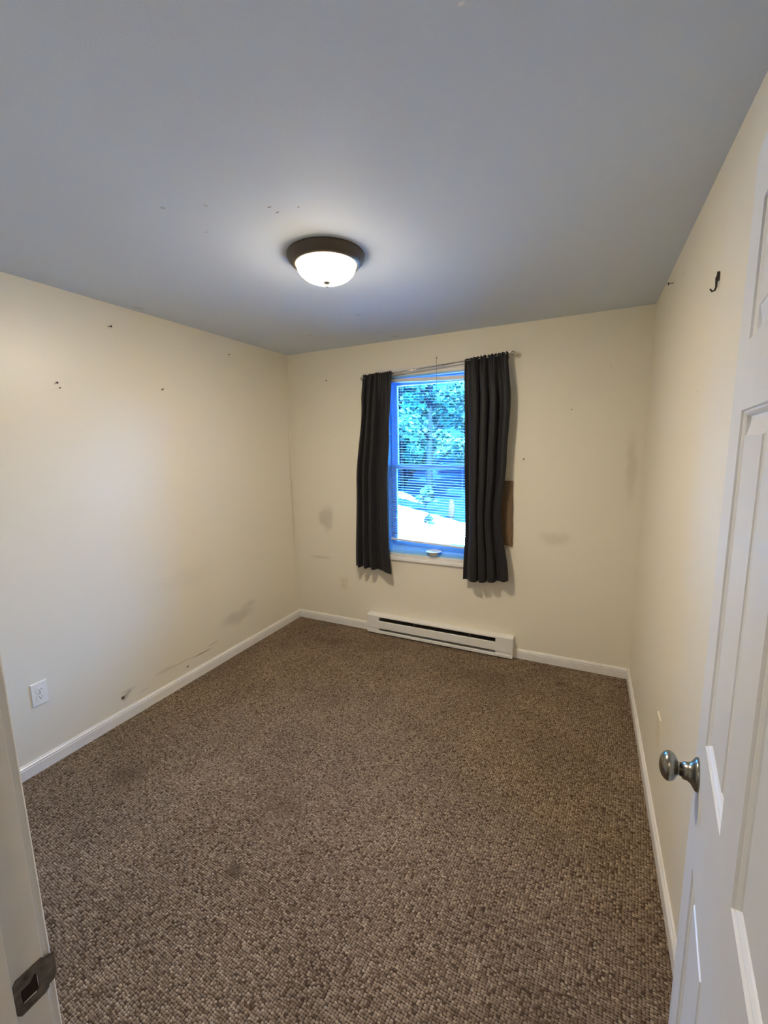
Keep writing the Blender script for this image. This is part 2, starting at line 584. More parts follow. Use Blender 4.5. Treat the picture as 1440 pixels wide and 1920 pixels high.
S(MB().box((LX - T, RY0 - T, -0.12), (HX1 + T, BY + 0.16, 0)).build('floor', m_carpet, origin=(0, 0, 0)), 'brown looped pile carpet with dark soiled patches', 'floor')
S(MB().box((LX - T, RY0 - T, H), (HX1 + T, BY + 0.16, H + 0.12)).build('ceiling', m_ceiling, origin=(0, 0, 0)), 'flat greyish white painted ceiling with small flaked spots', 'ceiling')
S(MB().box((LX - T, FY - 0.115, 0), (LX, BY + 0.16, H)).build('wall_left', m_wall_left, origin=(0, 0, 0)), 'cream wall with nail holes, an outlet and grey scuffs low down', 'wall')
S(MB().box((RX, FY - 0.115, 0), (RX + T, BY + 0.16, H)).build('wall_right', m_wall_right, origin=(0, 0, 0)), 'cream wall behind the open white door', 'wall')
wb = MB()
wb.box((LX, BY, 0), (WX0, BY + 0.16, H)).box((WX1, BY, 0), (RX, BY + 0.16, H))
wb.box((WX0, BY, 0), (WX1, BY + 0.16, WZ0)).box((WX0, BY, WZ1), (WX1, BY + 0.16, H))
S(wb.build('wall_back', m_wall_back, origin=(0, 0, 0)), 'cream wall with the curtained window', 'wall')
# door opening
JX0, JX1, JZ = -0.633, 0.188, 2.125
wf = MB()
wf.box((HX0 - T, FY - 0.115, 0), (JX0 - 0.018, FY, H)).box((JX1 + 0.018, FY - 0.115, 0), (HX1 + T, FY, H)).box((JX0 - 0.018, FY - 0.115, JZ + 0.018), (JX1 + 0.018, FY, H))
wf.box((LX, FY - 0.115, 0), (HX0 - T, FY, H))
S(wf.build('wall_front', m_wall_front, origin=(0, 0, 0)), 'cream wall that holds the doorway', 'wall')
S(MB().box((HX0 - T, RY0, 0), (HX0, FY - 0.115, H)).build('wall_hall_left', m_wall_front, origin=(0, 0, 0)), 'cream side wall of the hall outside the doorway', 'wall')
S(MB().box((HX1, RY0, 0), (HX1 + T, FY - 0.115, H)).build('wall_hall_right', m_wall_front, origin=(0, 0, 0)), 'cream far side wall of the hall outside the doorway', 'wall')
S(MB().box((HX0 - T, RY0 - T, 0), (HX1 + T, RY0, H)).build('wall_hall_back', m_wall_front, origin=(0, 0, 0)), 'cream wall of the hall facing the doorway', 'wall')

# baseboards: profile with a moulded top
BBH, BBT = 0.074, 0.013


def bb_prof(s, wall):
    """2D points (depth into the room from the wall coordinate, z); s = sign into the room"""
    p = [(0, 0), (BBT, 0), (BBT, BBH - 0.022), (BBT - 0.0022, BBH - 0.019), (BBT - 0.0022, BBH - 0.016), (BBT, BBH - 0.0135), (BBT - 0.001, BBH - 0.010), (BBT - 0.005, BBH - 0.006), (BBT - 0.007, BBH - 0.001), (BBT - 0.009, BBH), (0, BBH)]
    return [(wall + s * a, z) for a, z in p]


S(MB().prism(bb_prof(1, LX), 1, FY, BY).build('baseboard_left', m_trim, origin=(0, 0, 0)), 'white baseboard along the scuffed cream wall', 'baseboard')
S(MB().prism(bb_prof(-1, RX), 1, FY, BY).build('baseboard_right', m_trim, origin=(0, 0, 0)), 'white baseboard running towards the open door', 'baseboard')
HTX0, HTX1 = -1.688, -0.447
S(MB().prism([(y, z) for y, z in bb_prof(-1, BY)], 0, LX + BBT, HTX0 - 0.002).build('baseboard_back', m_trim, origin=(0, 0, 0)), 'short white baseboard between the room corner and the heater', 'baseboard')
S(MB().prism([(y, z) for y, z in bb_prof(-1, BY)], 0, HTX1 + 0.002, RX - BBT).build('baseboard_back', m_trim, origin=(0, 0, 0)), 'white baseboard from the heater to the wall behind the door', 'baseboard')
S(MB().prism([(y, z) for y, z in bb_prof(1, FY)], 0, LX + BBT, JX0 - 0.066).build('baseboard_front', m_trim, origin=(0, 0, 0)), 'white baseboard beside the doorway', 'baseboard')

# ------------------------------------------------------------------ window
win = thing('window_1', 'double hung window with white sashes tinted daylight blue behind a mini blind', 'window', (-1.12, BY, WZ0), kind='structure')
# picture-frame casing on the wall (stepped)
cas = MB()


def casing_ring(mb, x0, x1, z0, z1, wd, prof, yw, sgn, sides='LRTB'):
    """prof: list of (offset outwards from the opening, projection from the wall)"""
    def loop(off, pr_):
        y = yw + sgn * pr_
        return [(x0 - off, y, z0 - off), (x1 + off, y, z0 - off), (x1 + off, y, z1 + off), (x0 - off, y, z1 + off)]
    v = []
    for off, pr_ in prof:
        v += loop(off, pr_)
    f = []
    for i in range(len(prof) - 1):
        for k in range(4):
            if 'BRTL'[k] not in sides:
                continue
            k2 = (k + 1) % 4
            f.append((i * 4 + k, i * 4 + k2, (i + 1) * 4 + k2, (i + 1) * 4 + k))
    mb.add(v, f)


casing_ring(cas, WX0, WX1, WZ0, WZ1, 0.06, [(0.0, 0.0), (0.0, 0.009), (0.014, 0.0105), (0.017, 0.0075), (0.036, 0.010), (0.039, 0.014), (0.056, 0.016), (0.062, 0.013), (0.062, 0.0)], BY, -1)
cas.build('casing', m_trim, win)
# reveal lining of the opening
rv = MB()
rv.box((WX0 - 0.0, BY + 0.0, WZ0), (WX0 + 0.012, BY + 0.15, WZ1)).box((WX1 - 0.012, BY, WZ0), (WX1, BY + 0.15, WZ1))
rv.box((WX0, BY, WZ1 - 0.012), (WX1, BY + 0.15, WZ1)).box((WX0, BY, WZ0), (WX1, BY + 0.15, WZ0 + 0.012))
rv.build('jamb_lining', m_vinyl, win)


def frame4(mb, x0, x1, z0, z1, y0, y1, l, r, tp, bt):
    mb.box((x0, y0, z0), (x0 + l, y1, z1)).box((x1 - r, y0, z0), (x1, y1, z1))
    mb.box((x0 + l, y0, z1 - tp), (x1 - r, y1, z1)).box((x0 + l, y0, z0), (x1 - r, y1, z0 + bt))
    return mb


ix0, ix1, iz0, iz1 = WX0 + 0.012, WX1 - 0.012, WZ0 + 0.012, WZ1 - 0.012
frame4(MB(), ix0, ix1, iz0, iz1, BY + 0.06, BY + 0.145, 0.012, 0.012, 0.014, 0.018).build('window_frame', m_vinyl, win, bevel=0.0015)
sx0, sx1 = ix0 + 0.012, ix1 - 0.012
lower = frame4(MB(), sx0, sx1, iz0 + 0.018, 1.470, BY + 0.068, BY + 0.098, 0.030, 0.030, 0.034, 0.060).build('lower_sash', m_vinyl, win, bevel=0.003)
MB().box((sx0 + 0.028, BY + 0.081, iz0 + 0.07), (sx1 - 0.028, BY + 0.085, 1.44)).build('pane', m_glass, lower)
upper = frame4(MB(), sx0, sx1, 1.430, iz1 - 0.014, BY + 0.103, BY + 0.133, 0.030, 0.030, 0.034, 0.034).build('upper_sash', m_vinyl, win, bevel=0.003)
MB().box((sx0 + 0.028, BY + 0.116, 1.46), (sx1 - 0.028, BY + 0.120, iz1 - 0.046)).build('pane', m_glass, upper)
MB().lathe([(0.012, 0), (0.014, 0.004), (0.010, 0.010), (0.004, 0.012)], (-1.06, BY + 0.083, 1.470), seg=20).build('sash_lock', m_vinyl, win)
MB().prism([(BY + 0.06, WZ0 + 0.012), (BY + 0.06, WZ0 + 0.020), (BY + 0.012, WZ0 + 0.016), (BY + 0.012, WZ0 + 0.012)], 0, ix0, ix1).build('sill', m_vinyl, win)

# ------------------------------------------------------------------ mini blind
BLX0, BLX1 = WX0 + 0.018, WX1 - 0.020
BLY = BY + 0.026
TILT = -0.040     # the whole blind hangs lower at one end


def tz(x, z0):
    return z0 + TILT * (x - BLX0)


blind = thing('window_blind', 'white mini blind with open slats hanging crooked in the window', 'blind', ((BLX0 + BLX1) / 2, BLY, 0.84))


def tilted_box(mb, x0, x1, y0, y1, za, zb):
    v = [(x0, y0, tz(x0, za)), (x1, y0, tz(x1, za)), (x1, y1, tz(x1, za)), (x0, y1, tz(x0, za)), (x0, y0, tz(x0, zb)), (x1, y0, tz(x1, zb)), (x1, y1, tz(x1, zb)), (x0, y1, tz(x0, zb))]
    mb.add(v, [(0, 3, 2, 1), (4, 5, 6, 7), (0, 1, 5, 4), (1, 2, 6, 5), (2, 3, 7, 6), (3, 0, 4, 7)])
    return mb


tilted_box(MB(), BLX0, BLX1, BLY - 0.013, BLY + 0.013, 2.130, 2.154).build('head_rail', m_rail, blind, bevel=0.001)
tilted_box(MB(), BLX0 + 0.002, BLX1 - 0.002, BLY - 0.012, BLY + 0.012, 0.838, 0.853).build('bottom_rail', m_rail, blind, bevel=0.003)
NS = 62
for i in range(NS):
    z = 0.862 + (2.124 - 0.862) * i / (NS - 1)
    s_ = MB()
    v = []
    for x in (BLX0 + 0.003, BLX1 - 0.003):
        for k in range(5):
            a = (k - 2) / 2
            v.append((x, BLY + a * 0.0125, tz(x, z) + 0.0012 * (1 - a * a) + a * 0.0010))
    s_.add(v, [(k, k + 1, 6 + k, 5 + k) for k in range(4)], True)
    s_.build('slat', m_slat, blind, solid=0.0004)
for x in (BLX0 + 0.11, BLX1 - 0.11):
    for dy in (-0.0130, 0.0130):
        MB().tube([(x, BLY + dy, tz(x, 0.85)), (x, BLY + dy, tz(x, 2.135))], 0.0006, 6).build('ladder_cord', m_rail, blind)

# cord and hook on the wall above the window
hx = -1.064
hc = thing('hanging_cord', 'thin dark cord hanging from a small hook above the window', 'cord', (hx, BY - 0.02, 2.267))
MB().tube([(hx, BY + 0.001, 2.270), (hx, BY - 0.012, 2.270), (hx, BY - 0.020, 2.264), (hx, BY - 0.026, 2.268), (hx, BY - 0.027, 2.276)], 0.0022, 8).build('hook', m_nail, hc)
MB().tube([(hx, BY - 0.022, 2.266), (hx + 0.003, BY - 0.024, 2.0), (hx + 0.004, BY - 0.018, 1.69)], 0.0012, 6).tube([(hx + 0.004, BY - 0.018, 1.69), (hx + 0.004, BY - 0.018, 1.684), (hx + 0.004, BY - 0.018, 1.672)], [0.0015, 0.004, 0.003], 8).build('cord', m_cord, hc)

# shallow bowl on the sill
MB().lathe([(0.030, 0.0), (0.033, 0.003), (0.038, 0.018), (0.052, 0.024), (0.060, 0.029), (0.062, 0.033), (0.058, 0.034), (0.050, 0.0295), (0.0, 0.0285)], (-1.095, BY + 0.002, WZ0 + 0.0125), seg=40, caps=False).build('shallow_dish', m_white, origin=(-1.095, BY + 0.002, WZ0 + 0.0125))
tag(bpy.data.objects['shallow_dish'], 'small round white dish standing on the window sill', 'dish')

# ------------------------------------------------------------------ curtain rod
RODY = BY - 0.070
rodA, rodB = (-1.668, 2.164), (-0.508, 2.232)


def rodz(x):
    return rodA[1] + (rodB[1] - rodA[1]) * (x - rodA[0]) / (rodB[0] - rodA[0])


rod = thing('curtain_rod', 'thin nickel curtain rod with ball ends, slightly tilted above the window', 'curtain rod', (-1.09, BY, rodz(-1.09)))
MB().tube([(-1.655, RODY, rodz(-1.655)), (-1.0, RODY, rodz(-1.0))], 0.0065, 14).tube([(-1.0, RODY, rodz(-1.0)), (-0.52, RODY, rodz(-0.52))], 0.0052, 14).build('rod_tube', m_nickel, rod)
ax = Vector((rodB[0] - rodA[0], 0, rodB[1] - rodA[1])).normalized()
for x, sg in ((-1.655, -1), (-0.520, 1)):
    prof = [(0.005, -0.004), (0.0085, -0.002), (0.0085, 0.002), (0.0055, 0.004)] + [(0.0155 * math.sin(a), 0.0190 - 0.0155 * math.cos(a)) for a in [0.45 + k * (PI - 0.45) / 10 for k in range(11)]]
    MB().lathe(prof, (x, RODY, rodz(x)), axis=ax * sg, seg=24).build('finial', m_nickel, rod)
for x in (-1.630, -0.545):
    z = rodz(x)
    b_ = MB()
    b_.box((x - 0.008, BY - 0.003, z - 0.018), (x + 0.008, BY, z + 0.030))
    b_.tube([(x, BY - 0.002, z + 0.006), (x, BY - 0.05, z + 0.004), (x, RODY, z - 0.010), (x, RODY - 0.012, z - 0.006), (x, RODY - 0.013, z + 0.008)], 0.0032, 8)
    b_.build('bracket', m_nail if x < -1 else m_nickel, rod)


# ------------------------------------------------------------------ curtains
def interp(tab, t):
    for (a, va), (b_, vb) in zip(tab, tab[1:]):
        if t <= b_:
            k = (t - a) / (b_ - a)
            k = k * k * (3 - 2 * k)
            return va + (vb - va) * k
    return tab[-1][1]


def curtain(name, label, left, right, ztop, zbot, fold, amp, seed, flat=None):
    rnd = random.Random(seed)
    nu, nv = 260, 110
    v = []
    ph = [rnd.uniform(0, 6.28) for _ in range(8)]
    for j in range(nv + 1):
        q = j / nv
        q = q ** 1.15
        for i in range(nu + 1):
            u = i / nu
            xl, xr = interp(left, q), interp(right, q)
            zt = ztop(u)
            zb = zbot(u)
            z = zt + (zb - zt) * q
            # folds
            g = fold(u)
            a = amp(u) * min(1.0, 0.25 + q * 3.2)
            big = math.sin(g + 0.25 * math.sin(3 * q + ph[0]))
            big = math.copysign(abs(big) ** 0.8, big)
            sml = math.sin(u * 2 * PI * 13 + ph[1] + 0.8 * math.sin(u * 19 + ph[2])) * 0.0052 * math.exp(-q * 13)
            sml += math.sin(u * 2 * PI * 21 + ph[3]) * 0.0025 * math.exp(-q * 22)
            wr = math.sin(u * 2 * PI * 7.3 + ph[4] + q * 2) * 0.0018 * (1 - math.exp(-q * 6))
            y = RODY - 0.011 - 0.010 * min(1, q * 8) + big * a + sml + wr
            if q < 0.016:
                y += 0.004
            x = xl + (xr - xl) * u
            x += math.cos(g) * a * 0.22 * min(1, u * 6, (1 - u) * 6)
            z += 0.0035 * math.sin(u * 2 * PI * 12 + ph[5]) * math.exp(-q * 40) + 0.002 * math.sin(u * 2 * PI * 23 + ph[6]) * math.exp(-q * 60)
            y = min(y, BY - 0.012) if abs(z - WZ0 - 0.7) > 0.8 else min(y, BY - 0.022)
            v.append((x, y, z))
    f = []
    for j in range(nv):
        for i in range(nu):
            a = j * (nu + 1) + i
            f.append((a, a + 1, a + nu + 2, a + nu + 1))
    mb = MB()
    mb.add(v, f, True)
    o = mb.build('curtain', m_curtain, origin=((interp(left, 0) + interp(right, 0)) / 2, RODY, rodz(interp(left, 0))), solid=0.0016)
    tag(o, label, 'curtain', 'charcoal curtains at the window')
    return o


curtain('curtain', 'charcoal curtain nearer the bare room corner, its inner half hanging flat',
        [(0, -1.662), (0.12, -1.680), (0.55, -1.748), (1, -1.772)], [(0, -1.404), (0.3, -1.425), (0.55, -1.452), (0.85, -1.448), (1, -1.424)],
        lambda u: rodz(-1.662 + 0.258 * u) + 0.022 - 0.010 * max(0, u - 0.5), lambda u: 0.602 - 0.030 * u ** 2,
        lambda u: interp([(0, 0.6), (0.22, 9.0), (0.42, 15.5), (0.60, 20.6), (1.0, 24.0)], u), lambda u: interp([(0, 0.024), (0.3, 0.033), (0.55, 0.028), (0.75, 0.013), (1, 0.016)], u) , 3)
curtain('curtain', 'charcoal curtain beside the brown paper bag, gathered in deep folds',
        [(0, -0.833), (0.4, -0.826), (0.75, -0.815), (1, -0.829)], [(0, -0.530), (0.2, -0.503), (0.45, -0.520), (0.70, -0.549), (1, -0.488)],
        lambda u: rodz(-0.83 + 0.30 * u) + 0.013, lambda u: 0.598 + 0.030 * u - 0.012 * math.sin(PI * u),
        lambda u: interp([(0, 0.9), (0.24, 4.4), (0.44, 11.0), (0.62, 16.6), (0.80, 21.6), (1.0, 25.2)], u), lambda u: interp([(0, 0.016), (0.25, 0.034), (0.5, 0.032), (0.7, 0.026), (1, 0.020)], u), 11)

# ------------------------------------------------------------------ paper bag on its nail
bx = -0.530
bag = thing('paper_bag', 'narrow brown paper bag hanging flat on the wall beside the curtain', 'paper bag', (bx, BY - 0.02, 0.86))
v = []
NB = 24
rndb = random.Random(5)
prof = [(-0.052, 0.001), (-0.052, 0.016), (-0.030, 0.019), (-0.004, 0.024), (0.000, 0.0205), (0.004, 0.023), (0.036, 0.020), (0.043, 0.014), (0.043, 0.001)]
for j in range(NB + 1):
    q = j / NB
    z = 1.356 - 0.484 * q
    dx = 0.010 * q
    thick = 0.75 + 0.35 * math.sin(q * PI)
    for k, (a, d) in enumerate(prof):
        zz = z
        if j == NB:
            zz += rndb.uniform(-0.004, 0.010)
        v.append((bx + a + dx + 0.0012 * math.sin(q * 17 + k), BY - 0.0015 - d * thick - (0.0012 * math.sin(q * 31 + k * 2) if d > 0.005 else 0), zz))
nP = len(prof)
f = []
for j in range(NB):
    for k in range(nP - 1):
        f.append((j * nP + k, j * nP + k + 1, (j + 1) * nP + k + 1, (j + 1) * nP + k))
    f.append((j * nP + nP - 1, j * nP, (j + 1) * nP, (j + 1) * nP + nP - 1))
f += [tuple(range(nP)), tuple(range(NB * nP + nP - 1, NB * nP - 1, -1))]
mb = MB()
mb.add(v, f)
mb.tube([(bx - 0.044, BY - 0.021, 1.01), (bx + 0.0, BY - 0.026, 1.000), (bx + 0.046, BY - 0.022, 1.012)], 0.0016, 6)
mb.build('bag_body', m_paper, bag)
tf = MB()
for k in range(16):
    x0 = bx - 0.006 + rndb.uniform(-0.022, 0.022)
    tf.tube([(x0, BY - 0.014, 0.885), (x0 + rndb.uniform(-0.004, 0.012), BY - 0.014 - rndb.uniform(0, 0.01), 0.862), (x0 + rndb.uniform(-0.006, 0.022), BY - 0.012 - rndb.uniform(0, 0.012), 0.862 - rndb.uniform(0.008, 0.030))], [0.0012, 0.001, 0.0005], 5)
tf.build('frayed_end', m_straw, bag)
MB().tube([(bx - 0.030, BY - 0.010, 1.352), (bx - 0.032, BY - 0.008, 1.368), (bx - 0.028, BY - 0.006, 1.352)], 0.0016, 6).build('loop', m_brown, bag)
tag(MB().lathe([(0.0018, 0), (0.0018, 0.014), (0.0048, 0.0145), (0.0050, 0.016), (0.003, 0.0172)], (bx - 0.032, BY + 0.001, 1.366), axis=(0, -1, 0.1), seg=12).build('nail', m_nail, origin=(bx - 0.032, BY, 1.366)), 'dark nail holding up the brown paper bag', 'nail')

# ------------------------------------------------------------------ baseboard heater
ht = thing('baseboard_heater', 'long white electric baseboard heater under the window', 'heater', ((HTX0 + HTX1) / 2, BY, 0))
hy0 = BY - 0.066
sl0, sl1 = -1.573, -0.575
body = MB()
# rear box, top cover with a lip, end caps
body.prism([(BY - 0.0005, 0.012), (hy0 - 0.001, 0.012), (hy0 - 0.001, 0.034), (hy0 + 0.003, 0.037), (hy0 + 0.003, 0.030), (BY - 0.0005, 0.030)], 0, HTX0, HTX1)
body.prism([(BY - 0.0005, 0.174), (BY - 0.0005, 0.167), (BY - 0.060, 0.164), (BY - 0.060, 0.158), (hy0 - 0.001, 0.158), (hy0 - 0.001, 0.169)], 0, HTX0, HTX1)
for a, b2 in ((HTX0, sl0), (sl1, HTX1)):
    body.prism([(BY - 0.0005, 0.170), (BY - 0.0005, 0.040), (hy0 + 0.003, 0.036), (hy0 + 0.003, 0.052), (hy0 - 0.0005, 0.057), (hy0 - 0.0005, 0.160), (BY - 0.060, 0.165)], 0, a, b2)
body.build('heater_body', m_heater, ht, bevel=0.0012)
MB().box((sl0 + 0.001, BY - 0.012, 0.031), (sl1 - 0.001, BY - 0.001, 0.163)).build('back_plate', m_fins, ht)
fn = MB()
for k in range(166):
    x = sl0 + 0.006 + k * 0.006
    if x < sl1 - 0.004:
        fn.box((x, BY - 0.052, 0.080), (x + 0.0006, BY - 0.014, 0.140))
fn.tube([(sl0, BY - 0.033, 0.11), (sl1, BY - 0.033, 0.11)], 0.006, 10)
fn.build('heating_fins', m_fins, ht)
fp = MB()
fp.prism([(hy0, 0.060), (hy0 + 0.007, 0.052), (hy0 + 0.0085, 0.053), (hy0 + 0.002, 0.061), (hy0 + 0.002, 0.117), (hy0 + 0.010, 0.121), (hy0 + 0.009, 0.123), (hy0, 0.119)], 0, sl0, sl1)
fp.build('front_panel', m_heater, ht)
for x in (-1.245, -0.775):
    MB().box((x - 0.010, hy0 + 0.008, 0.100), (x + 0.010, hy0 + 0.011, 0.158)).build('bracket', m_slot, ht)
MB().prism([(BY - 0.0005, 0.172), (BY - 0.0005, 0.010), (hy0 + 0.004, 0.010), (hy0 - 0.0015, 0.052), (hy0 - 0.0015, 0.168)], 0, HTX1, HTX1 + 0.002).build('end_cap', m_heater, ht, bevel=0.0008)
MB().prism([(BY - 0.0005, 0.172), (BY - 0.0005, 0.010), (hy0 + 0.004, 0.010), (hy0 - 0.0015, 0.052), (hy0 - 0.0015, 0.168)], 0, HTX0 - 0.002, HTX0).build('end_cap', m_heater, ht, bevel=0.0008)


# ------------------------------------------------------------------ outlets
def outlet(label, pos, nrm, mat, slots=True):
    """pos: centre on the wall; nrm: into the room"""
    o = thing('wall_outlet', label, 'outlet', pos)
    n = Vector(nrm)
    sx = Vector((0, 0, 1)).cross(n)
    P0 = Vector(pos)

    def bx_(mb, u0, u1, z0, z1, d0, d1, ch=0.0):
        v = []
        for d, c in ((d0, 0), (d1, ch)):
            for (u, z) in ((u0 + c, z0 + c), (u1 - c, z0 + c), (u1 - c, z1 - c), (u0 + c, z1 - c)):
                v.append(P0 + sx * u + Vector((0, 0, z)) + n * d)
        mb.add(v, [(0, 3, 2, 1), (4, 5, 6, 7), (0, 1, 5, 4), (1, 2, 6, 5), (2, 3, 7, 6), (3, 0, 4, 7)])
        return mb
    bx_(MB(), -0.037, 0.037, -0.060, 0.060, 0, 0.0062, 0.0025).build('cover_plate', mat, o)
    if slots:
        for dz in (-0.0195, 0.0195):
            rc = MB()
            prof = []
            for k in range(28):
                a = 2 * PI * k / 28
                prof.append((max(-0.0165, min(0.0165, 0.0195 * math.cos(a))), max(-0.0135, min(0.0135, 0.0155 * math.sin(a)))))
            v = [P0 + sx * a + Vector((0, 0, z + dz)) + n * d for d in (0.006, 0.0082) for a, z in prof]
            m = len(prof)
            rc.add(v, [(k, (k + 1) % m, m + (k + 1) % m, m + k) for k in range(m)] + [tuple(range(m, 2 * m))])
            r = rc.build('receptacle', mat, o)
            hs = MB()
            bx_(hs, -0.0078, -0.0056, dz - 0.0005, dz + 0.0075, 0.0080, 0.00835)
            bx_(hs, 0.0056, 0.0078, dz - 0.0005, dz + 0.0065, 0.0080, 0.00835)
            hs.lathe([(0.0026, 0.0), (0.0026, 0.0003)], P0 + Vector((0, 0, dz - 0.0068)) + n * 0.0081, axis=n, seg=14)
            hs.build('slots', m_slot, r)
        MB().lathe([(0.0032, 0), (0.0032, 0.0008), (0.002, 0.0012)], P0 + n * 0.0061, axis=n, seg=14).build('screw', m_nickel, o)
    return o


outlet('white duplex outlet low on the scuffed wall', (LX, 1.009, 0.406), (1, 0, 0), m_plate)
outlet('cream painted outlet beside the curtain, above the short baseboard', (-1.953, BY, 0.400), (0, -1, 0), m_plate_paint)
outlet('cream blank cover plate seen edge on, behind the door knob', (RX, 1.942, 0.420), (-1, 0, 0), m_plate_paint, False)


# ------------------------------------------------------------------ nails, hook, wire stub
def nail(label, pos, nrm, r=0.0042, l=0.012, tilt=(0, 0, 0)):
    n = (Vector(nrm) + Vector(tilt)).normalized()
    p = Vector(pos)
    o = MB().lathe([(0.0016, -0.002), (0.0016, l), (r, l + 0.0004), (r, l + 0.0018), (r * 0.5, l + 0.0024)], p, axis=n, seg=12).build('nail', m_nail, origin=p)
    tag(o, label, 'nail')
    return o


nail('largest dark nail high on the scuffed wall, nearest the ceiling', (LX, 1.572, 2.311), (1, 0, 0), 0.006, 0.020, (0, 0.35, 0))
nail('upper of two dark nails one above the other, nearest the doorway', (LX, 1.272, 1.968), (1, 0, 0), 0.0052, 0.014)
nail('lower, smaller one of the pair of dark nails nearest the doorway', (LX, 1.285, 1.945), (1, 0, 0), 0.0035, 0.008)
nail('dark nail in the middle of the scuffed wall, level with the pair', (LX, 1.871, 1.999), (1, 0, 0), 0.0048, 0.014, (0, 0, 0.3))
nail('small nail high on the scuffed wall close to the far corner', (LX, 2.457, 2.319), (1, 0, 0), 0.0045, 0.010)
nail('small dark nail on the window wall between corner and curtain rod', (-2.055, BY, 2.186), (0, -1, 0), 0.0055, 0.010)
nail('small nail on the window wall above the brown paper bag', (-0.421, BY, 1.515), (0, -1, 0), 0.0045, 0.012, (0.4, 0, -0.2))
nail('black nail high on the wall behind the door, close to the ceiling', (RX, 2.53, 2.360), (-1, 0, 0), 0.0065, 0.022, (0, -0.3, -0.15))

hk = thing('wall_hook', 'dark metal hook screwed high on the wall behind the door', 'hook', (RX, 1.637, 2.09))
MB().prism([(1.632, 2.100), (1.637, 2.108), (1.642, 2.100), (1.641, 2.082), (1.633, 2.082)], 0, RX - 0.007, RX).build('back_plate', m_nail, hk)
MB().tube([(RX - 0.004, 1.637, 2.098), (RX - 0.007, 1.637, 2.090), (RX - 0.006, 1.637, 2.066), (RX - 0.009, 1.637, 2.056), (RX - 0.015, 1.637, 2.054), (RX - 0.021, 1.637, 2.062)], [0.0035, 0.0036, 0.003, 0.0028, 0.0028, 0.002], 10).build('hook_arm', m_nail, hk)

wst = thing('cable_stub', 'short tan wire stub poking from a brown hole above the baseboard', 'wire', (LX, 1.420, 0.150))
MB().tube([(LX - 0.002, 1.415, 0.148), (LX + 0.014, 1.416, 0.160), (LX + 0.022, 1.432, 0.172), (LX + 0.020, 1.452, 0.178)], 0.0032, 8).build('wire_end', m_wire, wst)
MB().lathe([(0.010, 0), (0.009, 0.004), (0.005, 0.010), (0.003, 0.012)], (LX - 0.001, 1.412, 0.146), axis=(1, 0, 0.1), seg=9).build('crumbled_plug', m_brown, wst)

# ------------------------------------------------------------------ ceiling lamp
LCX, LCY = -1.070, 1.672
lamp = thing('ceiling_light', 'flush ceiling lamp with dark bronze pan and lit frosted bowl', 'lamp', (LCX, LCY, H))
MB().lathe([(0.166, 0.0), (0.168, -0.004), (0.168, -0.010), (0.164, -0.014), (0.162, -0.022), (0.155, -0.026), (0.152, -0.034), (0.146, -0.038), (0.142, -0.042), (0.136, -0.044), (0.132, -0.042), (0.130, -0.036), (0.120, -0.004), (0.02, -0.002)], (LCX, LCY, H), seg=96, caps=False).build('lamp_pan', m_bronze, lamp)
bw = [(0.1285, -0.040)]
for k in range(1, 19):
    a = k / 18 * (PI / 2)
    bw.append((0.1285 * math.cos(a) ** 0.85 if k < 18 else 0.004, -0.042 - 0.068 * math.sin(a)))
MB().lathe(bw, (LCX, LCY, H), seg=96, caps=False).build('glass_bowl', m_bowl, lamp)
MB().lathe([(0.004, -0.104), (0.018, -0.107), (0.0185, -0.1105), (0.014, -0.1145), (0.009, -0.118), (0.0040, -0.120), (0.0040, -0.122), (0.0058, -0.125), (0.0052, -0.129), (0.001, -0.131)], (LCX, LCY, H), seg=32).build('finial', m_nickel, lamp)

# ------------------------------------------------------------------ door frame with strike plate
fr_ = thing('trim_1', 'white painted door jamb with a bronze strike plate at its edge', 'door frame', (JX0, FY, 0), kind='structure')
jm = MB()
jm.box((JX0 - 0.018, FY - 0.120, 0), (JX0, FY, JZ)).box((JX1, FY - 0.120, 0), (JX1 + 0.018, FY, JZ)).box((JX0 - 0.018, FY - 0.120, JZ), (JX1 + 0.018, FY, JZ + 0.018))
jm.build('jamb', m_trim, fr_, bevel=0.0015)
st = MB()
st.box((JX0, FY - 0.070, 0), (JX0 + 0.011, FY - 0.038, JZ - 0.011)).box((JX1 - 0.011, FY - 0.070, 0), (JX1, FY - 0.038, JZ - 0.011)).box((JX0, FY - 0.070, JZ - 0.011), (JX1, FY - 0.038, JZ))
st.build('door_stop', m_trim, fr_, bevel=0.0015)
cs = MB()
cprof = [(0.0, 0.0), (0.0, 0.0085), (0.003, 0.011), (0.010, 0.0115), (0.018, 0.0095), (0.030, 0.012), (0.050, 0.0155), (0.057, 0.013), (0.057, 0.0)]
casing_ring(cs, JX0 - 0.005, JX1 + 0.005, 0.0, JZ + 0.005, 0.057, cprof, FY, 1, sides='LRT')
cs.v = [(x, y, max(z, 0.0)) for x, y, z in cs.v]
cs.build('casing', m_trim, fr_)
# strike plate let into the jamb, lip bent over the edge
zc = 0.912
sp = MB()


def outline_plate(mb, pts, x0, x1):
    n = len(pts)
    v = [(x0, y, z) for y, z in pts] + [(x1, y, z) for y, z in pts]
    mb.add(v, [tuple(range(n)), tuple(range(2 * n - 1, n - 1, -1))] + [(i, (i + 1) % n, n + (i + 1) % n, n + i) for i in range(n)])


ya, yb = FY - 0.035, FY + 0.001
